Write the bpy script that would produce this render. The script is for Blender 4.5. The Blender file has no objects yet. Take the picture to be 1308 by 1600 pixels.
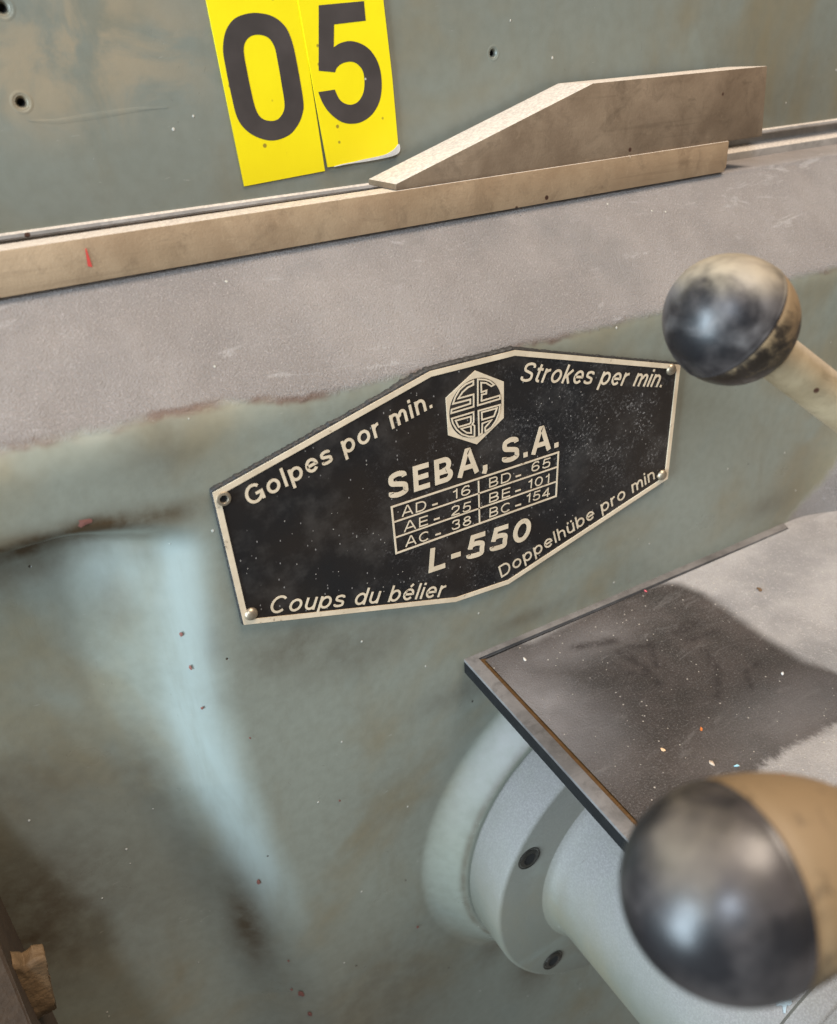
import bpy, bmesh, math, random
import numpy as np
from mathutils import Vector, Matrix, noise as mnoise
random.seed(7)
sc = bpy.context.scene
col = sc.collection

# ------------------------------------------------------------------ camera
CAM = np.array([0.0, -0.20, 0.0])
F, PX, PY = 1310.0, 654.0, 800.0
ax = np.array([2726.0, -900.0, F]); ax /= np.linalg.norm(ax)
dn = np.array([158.0, 2386.0, F]); dn -= dn.dot(ax)*ax; dn /= np.linalg.norm(dn)
ay = np.cross(ax, dn); R3 = np.array([ax, ay, -dn])          # world = R3 @ cam (right, down, forward)
cd = bpy.data.cameras.new('camera'); cam = bpy.data.objects.new('camera', cd); col.objects.link(cam)
r_, d_, f_ = R3 @ np.array([1, 0, 0]), R3 @ np.array([0, 1, 0]), R3 @ np.array([0, 0, 1])
cam.matrix_world = Matrix(((r_[0], -d_[0], -f_[0], CAM[0]), (r_[1], -d_[1], -f_[1], CAM[1]), (r_[2], -d_[2], -f_[2], CAM[2]), (0, 0, 0, 1)))
cd.sensor_fit = 'VERTICAL'; cd.sensor_height = 36.0; cd.sensor_width = 29.43
cd.lens = 36.0*F/1600.0; cd.clip_start = 0.005; cd.clip_end = 50
cd.dof.use_dof = True; cd.dof.focus_distance = 0.262; cd.dof.aperture_fstop = 14.0
sc.camera = cam
sc.render.resolution_x, sc.render.resolution_y = 837, 1024

# ------------------------------------------------------------------ light
w = bpy.data.worlds.new('World'); sc.world = w; w.use_nodes = True
bg = w.node_tree.nodes['Background']; bg.inputs[0].default_value = (1.0, 0.92, 0.80, 1); bg.inputs[1].default_value = 0.15
def area(name, loc, target, size, power, colour, sy=None):
    l = bpy.data.lights.new(name, 'AREA'); l.size = size; l.energy = power; l.color = colour
    if sy: l.shape = 'RECTANGLE'; l.size_y = sy
    o = bpy.data.objects.new(name, l); col.objects.link(o); o.location = loc
    o.rotation_euler = (Vector(target)-Vector(loc)).to_track_quat('-Z', 'Y').to_euler()
    return o
area('window_light', (-1.34, -0.30, -0.04), (0.1, 0, -0.2), 0.52, 38, (0.70, 0.87, 1.0), 1.15)
area('ceiling_light', (0.45, -0.40, 1.30), (0.12, 0, -0.1), 0.7, 25, (1.0, 0.85, 0.70))
area('front_window_light', (-0.75, -0.95, 0.72), (0.12, 0, -0.12), 0.20, 9.5, (0.72, 0.84, 1.0), 0.42)
sc.view_settings.view_transform = 'Standard'; sc.view_settings.look = 'None'; sc.view_settings.exposure = 0.36

# ------------------------------------------------------------------ helpers
def ray(px, py): return R3 @ np.array([px-PX, py-PY, F])
def onY(px, py, y=0.0):
    d = ray(px, py); t = (y-CAM[1])/d[1]; return CAM+t*d
def onZ(px, py, z):
    d = ray(px, py); t = (z-CAM[2])/d[2]; return CAM+t*d
def tag(o, label=None, cat=None, group=None, kind=None):
    if label: o['label'] = label
    if cat: o['category'] = cat
    if group: o['group'] = group
    if kind: o['kind'] = kind
    return o
def empty(name, loc=(0, 0, 0)):
    o = bpy.data.objects.new(name, None); col.objects.link(o); o.location = loc; o.empty_display_size = .02; return o
def link(name, me, mat, parent=None, smooth=True):
    o = bpy.data.objects.new(name, me); col.objects.link(o)
    if mat:
        me.materials.clear(); me.materials.append(mat)
    if smooth: me.polygons.foreach_set('use_smooth', [True]*len(me.polygons))
    if parent:
        o.parent = parent; o.location = -Vector(parent.location)
    return o
def bm_obj(name, bm, mat, parent=None, smooth=False):
    me = bpy.data.meshes.new(name); bmesh.ops.recalc_face_normals(bm, faces=bm.faces); bm.to_mesh(me); bm.free()
    return link(name, me, mat, parent, smooth)
def prism(pts, y0, y1, bevel=0.0, seg=2):
    """pts: (x,z) outline; extruded from y0 (front) to y1 (back)"""
    bm = bmesh.new()
    fr = [bm.verts.new((p[0], y0, p[1])) for p in pts]; bk = [bm.verts.new((p[0], y1, p[1])) for p in pts]
    bm.faces.new(fr); bm.faces.new(bk[::-1]); n = len(pts)
    for i in range(n): bm.faces.new((fr[i], bk[i], bk[(i+1) % n], fr[(i+1) % n]))
    if bevel: bmesh.ops.bevel(bm, geom=bm.edges[:], offset=bevel, segments=seg, profile=.6, affect='EDGES')
    return bm
def box(x0, x1, y0, y1, z0, z1, bevel=0.0, seg=2):
    return prism([(x0, z0), (x1, z0), (x1, z1), (x0, z1)], y0, y1, bevel, seg)
def subdiv_jitter(bm, cuts, amp, sc_=60):
    bmesh.ops.triangulate(bm, faces=bm.faces[:])
    for _ in range(cuts): bmesh.ops.subdivide_edges(bm, edges=bm.edges[:], cuts=1, use_grid_fill=True)
    for v in bm.verts:
        n = mnoise.noise_vector(v.co*sc_*10)*amp; v.co += n
def flat(name, loops, y, depth, mat, parent=None, bev=0.0):
    """filled 2-D outlines (first outer, others holes or islands) in the XZ plane, front face at y-depth, back at y+depth"""
    cu = bpy.data.curves.new(name, 'CURVE'); cu.dimensions = '2D'; cu.fill_mode = 'BOTH'
    cu.extrude = depth; cu.bevel_depth = bev; cu.bevel_resolution = 1
    for lp in loops:
        s = cu.splines.new('POLY'); s.points.add(len(lp)-1); s.use_cyclic_u = True
        for i, p in enumerate(lp): s.points[i].co = (p[0], p[1], 0, 1)
    return curve_to_obj(name, cu, y, mat, parent)
def curve_to_obj(name, cu, y, mat, parent, M2=None):
    t = bpy.data.objects.new('tmp', cu); col.objects.link(t)
    dg = bpy.context.evaluated_depsgraph_get(); dg.update()
    me = bpy.data.meshes.new_from_object(t.evaluated_get(dg)); bpy.data.objects.remove(t)
    n = len(me.vertices); co = np.empty(n*3, dtype=np.float32); me.vertices.foreach_get('co', co); co = co.reshape(-1, 3)
    out = np.stack([co[:, 0], y-co[:, 2], co[:, 1]], 1).astype(np.float32)
    if M2 is not None: out = M2(co)
    me.vertices.foreach_set('co', out.ravel()); me.update(); me.name = name
    return link(name, me, mat, parent, False)
def smooth_loop(pts, n=6):
    """closed Catmull-Rom through pts"""
    P = [np.array(p, float) for p in pts]; N = len(P); out = []
    for i in range(N):
        a, b, c, d = P[i-1], P[i], P[(i+1) % N], P[(i+2) % N]
        for k in range(n):
            t = k/n; out.append(.5*((2*b)+(c-a)*t+(2*a-5*b+4*c-d)*t*t+(3*b-a-3*c+d)*t**3))
    return [tuple(p) for p in out]
def lathe(profile, centre, n=128, axis='Y'):
    """profile list of (r, y); around an axis parallel to Y through centre (x,z)"""
    bm = bmesh.new(); rings = []
    for r, y in profile:
        if r < 1e-6: rings.append([bm.verts.new((centre[0], y, centre[1]))]); continue
        rings.append([bm.verts.new((centre[0]+r*math.cos(2*math.pi*k/n), y, centre[1]+r*math.sin(2*math.pi*k/n))) for k in range(n)])
    for a, b in zip(rings[:-1], rings[1:]):
        for k in range(n):
            k2 = (k+1) % n
            if len(a) == 1 and len(b) > 1: bm.faces.new((a[0], b[k2], b[k]))
            elif len(b) == 1 and len(a) > 1: bm.faces.new((a[k], a[k2], b[0]))
            elif len(a) > 1: bm.faces.new((a[k], a[k2], b[k2], b[k]))
    return bm
def sharp(o, deg=35):
    me = o.data; me.polygons.foreach_set('use_smooth', [True]*len(me.polygons)); me.set_sharp_from_angle(angle=math.radians(deg)); return o
def sstep(x): x = np.clip(x, 0, 1); return x*x*(3-2*x)
def fbm(X, Z, scale, seed=0, octaves=3):
    """cheap value noise on arrays"""
    out = np.zeros_like(X); a = 1.0; tot = 0
    for o in range(octaves):
        rs = np.random.RandomState(seed*17+o); T = rs.rand(256, 256)
        x = X*scale*(2**o)+100; z = Z*scale*(2**o)+100; xi = np.floor(x).astype(int); zi = np.floor(z).astype(int)
        u = sstep(x-xi); v = sstep(z-zi); g = lambda i, j: T[i % 256, j % 256]
        out += a*((g(xi, zi)*(1-u)+g(xi+1, zi)*u)*(1-v)+(g(xi, zi+1)*(1-u)+g(xi+1, zi+1)*u)*v); tot += a; a *= .5
    return out/tot
def seg_poly_dist(X, Z, pts):
    """signed distance (negative inside) of points to polygon"""
    d = np.full(X.shape, 1e9); ins = np.zeros(X.shape, bool); n = len(pts)
    for i in range(n):
        ax_, az = pts[i]; bx, bz = pts[(i+1) % n]; ex, ez = bx-ax_, bz-az
        t = np.clip(((X-ax_)*ex+(Z-az)*ez)/(ex*ex+ez*ez+1e-12), 0, 1)
        d = np.minimum(d, np.hypot(X-ax_-t*ex, Z-az-t*ez))
        c = ((az > Z) != (bz > Z)) & (X < ex*(Z-az)/(ez if abs(ez) > 1e-12 else 1e-12)+ax_); ins ^= c
    return np.where(ins, -d, d)
def seg_dist(X, Z, a, b):
    ex, ez = b[0]-a[0], b[1]-a[1]; t = np.clip(((X-a[0])*ex+(Z-a[1])*ez)/(ex*ex+ez*ez+1e-12), 0, 1)
    return np.hypot(X-a[0]-t*ex, Z-a[1]-t*ez)
def set_attr(me, name, rgba):
    a = me.color_attributes.new(name, 'FLOAT_COLOR', 'POINT'); a.data.foreach_set('color', rgba.astype(np.float32).ravel())

# ------------------------------------------------------------------ materials
class NT:
    def __init__(s, name):
        s.m = bpy.data.materials.new(name); s.m.use_nodes = True; s.t = s.m.node_tree; s.t.nodes.clear()
        s.out = s.n('ShaderNodeOutputMaterial'); s.b = s.n('ShaderNodeBsdfPrincipled'); s.l(s.b.outputs[0], s.out.inputs[0])
        s.tc = s.n('ShaderNodeNewGeometry').outputs['Position']
    def n(s, t, **k):
        x = s.t.nodes.new(t)
        for a, b in k.items(): setattr(x, a, b)
        return x
    def l(s, a, b): s.t.links.new(a, b)
    def put(s, sock, v):
        if isinstance(v, bpy.types.NodeSocket): s.l(v, sock)
        elif isinstance(v, (tuple, list)) and len(v) == 3 and sock.type == 'RGBA': sock.default_value = (*v, 1)
        else: sock.default_value = v
    def noise(s, scale, detail=4, rough=.55, dist=0, vec=None, out=0):
        x = s.n('ShaderNodeTexNoise'); s.l(vec or s.tc, x.inputs['Vector']); x.inputs['Scale'].default_value = scale
        x.inputs['Detail'].default_value = detail; x.inputs['Roughness'].default_value = rough; x.inputs['Distortion'].default_value = dist
        return x.outputs[out]
    def stretch(s, sx, sy, sz):
        x = s.n('ShaderNodeMapping'); s.l(s.tc, x.inputs[0]); x.inputs['Scale'].default_value = (sx, sy, sz); return x.outputs[0]
    def voro(s, scale, feature='F1', out='Distance', vec=None, rnd=1):
        x = s.n('ShaderNodeTexVoronoi', feature=feature); s.l(vec or s.tc, x.inputs['Vector']); x.inputs['Scale'].default_value = scale
        x.inputs['Randomness'].default_value = rnd; return x.outputs[out]
    def ramp(s, v, a, b, lo=0., hi=1.):
        x = s.n('ShaderNodeMapRange', interpolation_type='SMOOTHSTEP'); s.put(x.inputs[0], v)
        for i, q in zip((1, 2, 3, 4), (a, b, lo, hi)): x.inputs[i].default_value = q
        return x.outputs[0]
    def math(s, op, a, b=0., c=0.):
        x = s.n('ShaderNodeMath', operation=op); s.put(x.inputs[0], a); s.put(x.inputs[1], b)
        if op in ('MULTIPLY_ADD',): s.put(x.inputs[2], c)
        return x.outputs[0]
    def mix(s, f, a, b):
        x = s.n('ShaderNodeMix', data_type='RGBA'); s.put(x.inputs[0], f); s.put(x.inputs[6], a); s.put(x.inputs[7], b); return x.outputs[2]
    def mixf(s, f, a, b):
        x = s.n('ShaderNodeMix', data_type='FLOAT'); s.put(x.inputs[0], f); s.put(x.inputs[2], a); s.put(x.inputs[3], b); return x.outputs[0]
    def attr(s, name):
        x = s.n('ShaderNodeAttribute', attribute_name=name); y = s.n('ShaderNodeSeparateColor'); s.l(x.outputs['Color'], y.inputs[0])
        return y.outputs[0], y.outputs[1], y.outputs[2], x.outputs['Alpha']
    def normal_z(s):
        g = s.n('ShaderNodeNewGeometry'); y = s.n('ShaderNodeSeparateXYZ'); s.l(g.outputs['Normal'], y.inputs[0]); return y.outputs[2]
    def near(s, p, r0, r1, scale=(1, 1, 1)):
        """1 close to the world point p, 0 beyond r1"""
        x = s.n('ShaderNodeVectorMath', operation='SUBTRACT'); s.l(s.tc, x.inputs[0]); x.inputs[1].default_value = p
        m = s.n('ShaderNodeVectorMath', operation='MULTIPLY'); s.l(x.outputs[0], m.inputs[0]); m.inputs[1].default_value = scale
        d = s.n('ShaderNodeVectorMath', operation='LENGTH'); s.l(m.outputs[0], d.inputs[0]); return s.ramp(d.outputs['Value'], r0, r1, 1, 0)
    def bump(s, *hs):
        prev = None
        for h, st, dist in hs:
            b = s.n('ShaderNodeBump'); s.put(b.inputs['Height'], h); b.inputs['Strength'].default_value = st; b.inputs['Distance'].default_value = dist
            if prev: s.l(prev, b.inputs['Normal'])
            prev = b.outputs[0]
        s.l(prev, s.b.inputs['Normal'])
    def fin(s, colour, rough, metal=0., spec=.5, coat=0.):
        s.put(s.b.inputs['Base Color'], colour); s.put(s.b.inputs['Roughness'], rough); s.put(s.b.inputs['Metallic'], metal)
        s.b.inputs['Specular IOR Level'].default_value = spec; s.b.inputs['Coat Weight'].default_value = coat
        return s.m

GREEN = (0.222, 0.234, 0.194); OLIVE = (0.205, 0.160, 0.085); DUST = (0.40, 0.355, 0.325)
def specks(s, scale, size, keep, vec=None):
    """sparse small specks: voronoi cells, only those whose random colour is high"""
    x = s.n('ShaderNodeTexVoronoi'); s.l(vec or s.tc, x.inputs['Vector']); x.inputs['Scale'].default_value = scale
    c = s.n('ShaderNodeSeparateColor'); s.l(x.outputs['Color'], c.inputs[0])
    return s.math('MULTIPLY', s.ramp(x.outputs['Distance'], size*.6, size, 1, 0), s.math('GREATER_THAN', c.outputs[0], 1-keep))
def paint_mat(name, attr=False, topdust=False, base=GREEN, stain=.58, tan=None):
    s = NT(name)
    c = s.mix(s.ramp(s.noise(11, 4, .6, .5), .44, .66, 0, stain), base, OLIVE); c = s.mix(s.ramp(s.noise(34, 5, .65, .3, s.stretch(1.3, 1, .45)), .50, .74, 0, .32), c, (0.165, 0.138, 0.085))
    c = s.mix(s.ramp(s.noise(23, 5, .6, .6), .52, .72, 0, .45), c, (0.205, 0.232, 0.205))
    c = s.mix(s.ramp(s.noise(260, 3), .3, .75, 0, .22), c, (0.13, 0.13, 0.10))
    if tan:
        m_ = s.math('MAXIMUM', s.near(tan[0], .004, .035, (1, 1, 1.5)), s.near(tan[1], .004, .045, (1, 1, 1.6)))
        c = s.mix(s.math('MULTIPLY', m_, s.ramp(s.noise(48, 5, .6, .8), .38, .60, 0, .85)), c, (0.30, 0.245, 0.165))
    dustm = 0.0
    rough = s.ramp(s.noise(40, 4), .3, .7, .27, .46)
    if attr:
        st, du, wear_light, al = s.attr('wear_light')
        # brown: stains, lip seam, and shade painted into the lower-left recess
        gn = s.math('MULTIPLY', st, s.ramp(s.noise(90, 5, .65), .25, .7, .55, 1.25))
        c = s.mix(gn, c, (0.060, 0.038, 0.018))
        # pale blue-green: light painted along the bevel strip and the crease
        c = s.mix(s.math('MULTIPLY', wear_light, s.ramp(s.noise(55, 4, .6, .6, s.stretch(1.6, 1.6, .35)), .3, .62, .55, 1)), c, (0.315, 0.365, 0.345))
        # dust / bare casting with a ragged edge
        e = s.math('ADD', du, s.math('MULTIPLY', s.math('SUBTRACT', s.noise(120, 5, .7), .5), .075))
        dustm = s.ramp(e, .47, .525)
        edge = s.math('MULTIPLY', s.ramp(e, .455, .492), s.ramp(e, .50, .53, 1, 0))
        dc = s.mix(s.ramp(s.noise(32, 5, .6), .3, .7), (0.215, 0.189, 0.173), (0.275, 0.244, 0.224))
        dc = s.mix(s.ramp(s.noise(1900, 3, .8, .3, s.stretch(1, 1, .6)), .52, .72, 0, .55), dc, (0.44, 0.39, 0.36)); dc = s.mix(s.ramp(s.noise(2600, 2, .8), .58, .72, 0, .4), dc, (0.11, 0.10, 0.095))
        dc = s.mix(s.ramp(s.noise(17, 4, .6), .54, .70, 0, .4), dc, (0.145, 0.135, 0.128)); dc = s.mix(s.ramp(s.noise(90, 5, .7, 1.2, s.stretch(.35, 1, 1.4)), .60, .70, 0, .45), dc, (0.40, 0.375, 0.355))
        c = s.mix(dustm, c, dc)
        c = s.mix(s.math('MULTIPLY', s.math('MULTIPLY', edge, al), s.ramp(s.noise(45, 3), .40, .58, 0, .75)), c, (0.13, 0.07, 0.048))
    if topdust:
        nz = s.ramp(s.normal_z(), -.25, .75)
        dustm = s.math('MULTIPLY', nz, s.ramp(s.noise(140, 5, .7), .2, .7, .62, 1))
        c = s.mix(dustm, c, s.mix(s.ramp(s.noise(1400, 3, .7), .4, .65), (0.175, 0.164, 0.156), (0.225, 0.212, 0.202)))
    if attr:
        nz = s.math('MULTIPLY', s.ramp(s.normal_z(), .12, .75), s.math('LESS_THAN', du, .2)); nz = s.math('MULTIPLY', nz, s.ramp(s.noise(140, 5, .7), .2, .7, .5, .9)); c = s.mix(nz, c, (0.33, 0.315, 0.30))
    rough = s.mixf(dustm, rough, .88)
    mk = s.math('MULTIPLY', s.ramp(s.noise(420, 5, .75, 1.5, s.stretch(1, 1, .35)), .66, .70), s.ramp(s.noise(28, 3), .50, .60)); c = s.mix(s.math('MULTIPLY', mk, .55), c, (0.075, 0.06, 0.04))
    mk2 = s.math('MULTIPLY', s.ramp(s.noise(300, 4, .7, 2.5, s.stretch(.3, 1, 1.2)), .67, .71), s.ramp(s.noise(24, 3, .5, 3), .52, .62)); c = s.mix(s.math('MULTIPLY', mk2, .45), c, (0.36, 0.36, 0.31))
    ch = specks(s, 120, .06, .10); c = s.mix(ch, c, (0.05, 0.04, 0.03))
    ch2 = specks(s, 170, .085, .10, s.stretch(1.05, 1.3, .9)); c = s.mix(ch2, c, (0.50, 0.48, 0.42))
    h = s.math('MULTIPLY', s.noise(1700, 3, .75), dustm if attr or topdust else 0.0)
    s.bump((s.noise(11, 2), .14, .006), (s.noise(160, 4, .6), .12, .0008), (h, .95 if attr else .35, .0007), (s.math('SUBTRACT', ch2, ch), .6, .0004))
    return s.fin(c, rough, 0, .5)
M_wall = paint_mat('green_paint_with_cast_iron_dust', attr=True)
tanp = onY(60, 110, .05); tanq = onY(150, 70, .05)
M_paint = paint_mat('green_paint_old', tan=(tuple(tanp), tuple(tanq)), base=(0.188, 0.198, 0.166), stain=.8)
M_hub = paint_mat('green_paint_dusty', topdust=True, base=(0.140, 0.140, 0.112), stain=.35)

def steel_mat(name, a, b, rough=.5, metal=.35, topdust=0.0, grain=True):
    s = NT(name)
    c = s.mix(s.ramp(s.noise(38, 6, .65, .4), .3, .7), a, b)
    c = s.mix(s.ramp(s.noise(130, 5, .7, .8), .48, .74, 0, .48), c, tuple(x*.55 for x in a)); c = s.mix(s.ramp(s.noise(260, 4, .7, 1.5), .57, .74, 0, .20), c, tuple(min(1, x*1.5) for x in b)); c = s.mix(s.ramp(s.noise(240, 3, .7, 0, s.stretch(.05, 1, 1.6)), .58, .72, 0, .3), c, tuple(x*.6 for x in a))
    c = s.mix(specks(s, 170, .16, .10), c, (0.07, 0.03, 0.018))
    c = s.mix(specks(s, 120, .07, .10, s.stretch(1.3, 1, .8)), c, (0.7, 0.62, 0.5))
    r = s.ramp(s.noise(60, 4), .3, .7, rough-.08, rough+.14)
    mt = metal
    if topdust:
        nz = s.math('MULTIPLY', s.ramp(s.normal_z(), .45, .8), s.ramp(s.noise(420, 4, .7), .2, .55, topdust*.75, topdust))
        c = s.mix(nz, c, s.mix(s.ramp(s.noise(900, 4, .75), .35, .65), (0.40, 0.355, 0.31), (0.60, 0.53, 0.45))); r = s.mixf(nz, r, .9); mt = s.mixf(nz, metal, 0.)
    s.bump((s.noise(500, 4, .7), .08, .0004), (s.noise(900, 3, .6, 0, s.stretch(.04, 1, 1)), .10, .0003), (s.noise(70, 3), .12, .001), (s.noise(1500, 2), .16 if topdust > .9 else .04, .0004))
    return s.fin(c, r, mt, .5)
M_rail = steel_mat('worn_tan_steel', (0.345, 0.232, 0.138), (0.46, 0.328, 0.205), .52, .30, .95)
M_wedge = steel_mat('brown_stained_steel', (0.172, 0.117, 0.074), (0.275, 0.198, 0.130), .50, .30, .95)
M_way = steel_mat('bare_steel_way', (0.30, 0.28, 0.26), (0.48, 0.45, 0.42), .45, .4, .8)
M_shaft = steel_mat('dusty_lever_steel', (0.27, 0.20, 0.115), (0.42, 0.325, 0.20), .48, .25, .35)
M_screw = steel_mat('black_oxide_steel', (0.03, 0.027, 0.022), (0.07, 0.06, 0.05), .42, .5)
M_rivet = steel_mat('dull_rivet_metal', (0.28, 0.22, 0.15), (0.42, 0.35, 0.26), .38, .7)

def plain(name, colour, rough=.6, metal=0., bumps=None):
    s = NT(name); c = s.mix(s.ramp(s.noise(180, 4, .6), .3, .7), colour, tuple(x*.72 for x in colour))
    s.bump((s.noise(600, 3), .1 if not bumps else bumps, .0005)); return s.fin(c, rough, metal)
M_hole = plain('dark_hole', (0.006, 0.005, 0.004), .9)
M_bead = plain('black_adhesive', (0.018, 0.017, 0.016), .55, 0, .9)
M_rust = plain('oily_rust', (0.11, 0.055, 0.015), .45, 0, .6)
M_flange = plain('dark_brown_iron', (0.055, 0.032, 0.016), .8, 0, .4)
M_primer = plain('red_primer', (0.22, 0.085, 0.065), .8)
M_lump = plain('brown_crumpled_tape', (0.17, 0.105, 0.05), .75, 0, .8)
M_redline = plain('red_crayon', (0.72, 0.07, 0.05), .8)

def yellow_mat():
    s = NT('yellow_vinyl'); c = s.mix(s.ramp(s.noise(20, 3), .3, .7), (0.82, 0.69, 0.006), (0.76, 0.60, 0.004))
    c = s.mix(specks(s, 260, .20, .10), c, (0.30, 0.22, 0.02)); c = s.mix(s.ramp(s.noise(110, 5, .7), .66, .74, 0, .6), c, (0.60, 0.42, 0.02))
    s.bump((s.noise(60, 3), .12, .001), (s.noise(900, 2), .05, .0003)); return s.fin(c, .42, 0, .4)
M_yellow = yellow_mat()
def digit_mat():
    s = NT('digit_print'); c = s.mix(s.ramp(s.noise(60, 4), .3, .7), (0.042, 0.034, 0.031), (0.062, 0.050, 0.046))
    c = s.mix(specks(s, 230, .10, .10), c, (0.45, 0.42, 0.35)); s.bump((s.noise(60, 3), .1, .001)); return s.fin(c, .5, 0, .35)
M_digit = digit_mat()
M_paperedge = plain('torn_vinyl_backing', (0.62, 0.60, 0.56), .8)
pc = onY(985, 680, -.0013); pc2 = onY(880, 640, -.0013); pc3 = onY(740, 800, -.0013)
def enamel():
    s = NT('black_enamel')
    c = s.mix(s.ramp(s.noise(22, 3), .3, .7), (0.020, 0.015, 0.012), (0.011, 0.011, 0.012))
    cl = s.math('MAXIMUM', s.near(tuple(pc), .004, .036, (.7, 1, 1.4)), s.math('MULTIPLY', s.near(tuple(pc2), .004, .045, (.8, 1, 1.1)), .45))
    cl = s.math('MAXIMUM', cl, s.math('MULTIPLY', s.near(tuple(pc3), .01, .055), .3))
    d = s.math('MULTIPLY', s.ramp(s.noise(950, 5, .8, .5), .53, .66), s.math('MULTIPLY', cl, s.ramp(s.noise(90, 4, .7), .4, .62)))
    c = s.mix(s.math('MULTIPLY', d, .8), c, (0.42, 0.40, 0.38))
    c = s.mix(s.math('MULTIPLY', s.ramp(s.noise(60, 4, .7), .45, .7, 0, .06), 1.0), c, (0.4, 0.36, 0.32))
    sp = specks(s, 560, .14, .13); c = s.mix(s.math('MULTIPLY', sp, .75), c, (0.42, 0.38, 0.33))
    sp2 = specks(s, 900, .2, .10, s.stretch(1, 1, .55)); c = s.mix(s.math('MULTIPLY', sp2, .45), c, (0.5, 0.46, 0.42))
    s.bump((s.noise(700, 3), .06, .0003), (sp, .5, .0003)); return s.fin(c, s.mixf(cl, .38, .6), 0, .3)
M_enamel = enamel()
def gold():
    s = NT('bare_plate_metal'); c = s.mix(s.ramp(s.noise(130, 5, .65), .3, .7), (0.66, 0.53, 0.37), (0.78, 0.64, 0.46))
    c = s.mix(s.ramp(s.noise(420, 4, .75), .62, .72, 0, .7), c, (0.13, 0.085, 0.05)); s.bump((s.noise(500, 3), .15, .0003))
    return s.fin(c, .5, .15, .5)
M_gold = gold()
def knob_mat(name, seedoff, dusty, nw=1.15, lo=.98, hi=1.5, fm=.95):
    s = NT(name); v = s.n('ShaderNodeMapping'); s.l(s.tc, v.inputs[0]); v.inputs['Location'].default_value = (seedoff, seedoff*.7, 0)
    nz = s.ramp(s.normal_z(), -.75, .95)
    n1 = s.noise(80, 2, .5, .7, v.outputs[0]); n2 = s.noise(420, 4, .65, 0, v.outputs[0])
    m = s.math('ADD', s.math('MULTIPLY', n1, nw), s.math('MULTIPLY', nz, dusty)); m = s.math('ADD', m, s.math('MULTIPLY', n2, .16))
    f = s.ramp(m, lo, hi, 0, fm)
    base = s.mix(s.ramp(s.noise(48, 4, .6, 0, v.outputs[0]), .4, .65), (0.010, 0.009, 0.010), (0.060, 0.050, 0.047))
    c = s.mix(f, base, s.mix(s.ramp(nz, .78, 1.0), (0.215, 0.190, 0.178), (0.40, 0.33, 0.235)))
    s.bump((n2, .06, .0005), (s.noise(50, 2, .5, 0, v.outputs[0]), .08, .002))
    return s.fin(c, s.math('ADD', s.mixf(f, .33, .58), s.ramp(s.noise(70, 4, .6, 0, v.outputs[0]), .35, .65, -.03, .10)), 0, .42)
M_knobA = knob_mat('dusty_bakelite', 1.3, .55, 1.05, .82, 1.30, .75); M_knobB = knob_mat('smudged_bakelite', 3.1, .50, .95, .90, 1.5, .36)
def knob_base_mat():
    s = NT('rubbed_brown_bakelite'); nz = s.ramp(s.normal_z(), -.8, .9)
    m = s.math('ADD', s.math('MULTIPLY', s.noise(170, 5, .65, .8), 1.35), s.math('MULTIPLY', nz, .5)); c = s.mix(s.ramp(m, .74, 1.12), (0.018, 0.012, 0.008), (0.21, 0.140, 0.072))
    s.bump((s.noise(400, 3), .1, .0005)); return s.fin(c, s.ramp(m, .5, 1, .3, .6), 0, .5)
M_knobbase = knob_base_mat()
def tray_mat():
    s = NT('cast_iron_dark_and_dusty'); dk, gr, sm, al = s.attr('wear_light')
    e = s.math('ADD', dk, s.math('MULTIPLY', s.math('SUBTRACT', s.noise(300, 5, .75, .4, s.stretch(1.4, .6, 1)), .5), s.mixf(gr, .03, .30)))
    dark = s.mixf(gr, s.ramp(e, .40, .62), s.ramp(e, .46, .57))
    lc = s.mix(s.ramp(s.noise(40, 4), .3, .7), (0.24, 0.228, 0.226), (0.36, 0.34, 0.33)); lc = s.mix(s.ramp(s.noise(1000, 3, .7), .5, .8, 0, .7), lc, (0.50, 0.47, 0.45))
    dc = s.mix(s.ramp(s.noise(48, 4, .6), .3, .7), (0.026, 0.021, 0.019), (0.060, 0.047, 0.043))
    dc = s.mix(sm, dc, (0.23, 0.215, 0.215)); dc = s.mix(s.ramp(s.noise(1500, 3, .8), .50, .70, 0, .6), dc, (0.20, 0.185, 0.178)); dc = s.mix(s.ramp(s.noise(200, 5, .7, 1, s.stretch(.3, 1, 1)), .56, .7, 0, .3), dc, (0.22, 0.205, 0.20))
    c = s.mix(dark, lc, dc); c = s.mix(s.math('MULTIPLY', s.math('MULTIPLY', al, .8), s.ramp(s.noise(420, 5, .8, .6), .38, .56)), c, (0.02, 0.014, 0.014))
    c = s.mix(specks(s, 500, .17, .12), c, (0.5, 0.46, 0.41))
    s.bump((s.noise(1300, 4, .75), .8, .0006), (s.noise(90, 4), .12, .001)); return s.fin(c, s.mixf(dark, .72, .50), .12, .5)
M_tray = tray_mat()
M_trayrim = steel_mat('worn_cast_rim', (0.085, 0.078, 0.074), (0.19, 0.176, 0.168), .65, .1)
M_trayedge = plain('black_cast_edge', (0.012, 0.012, 0.012), .9, 0, 1.0); M_trayedge.node_tree.nodes['Principled BSDF'].inputs['Specular IOR Level'].default_value = .15

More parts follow.
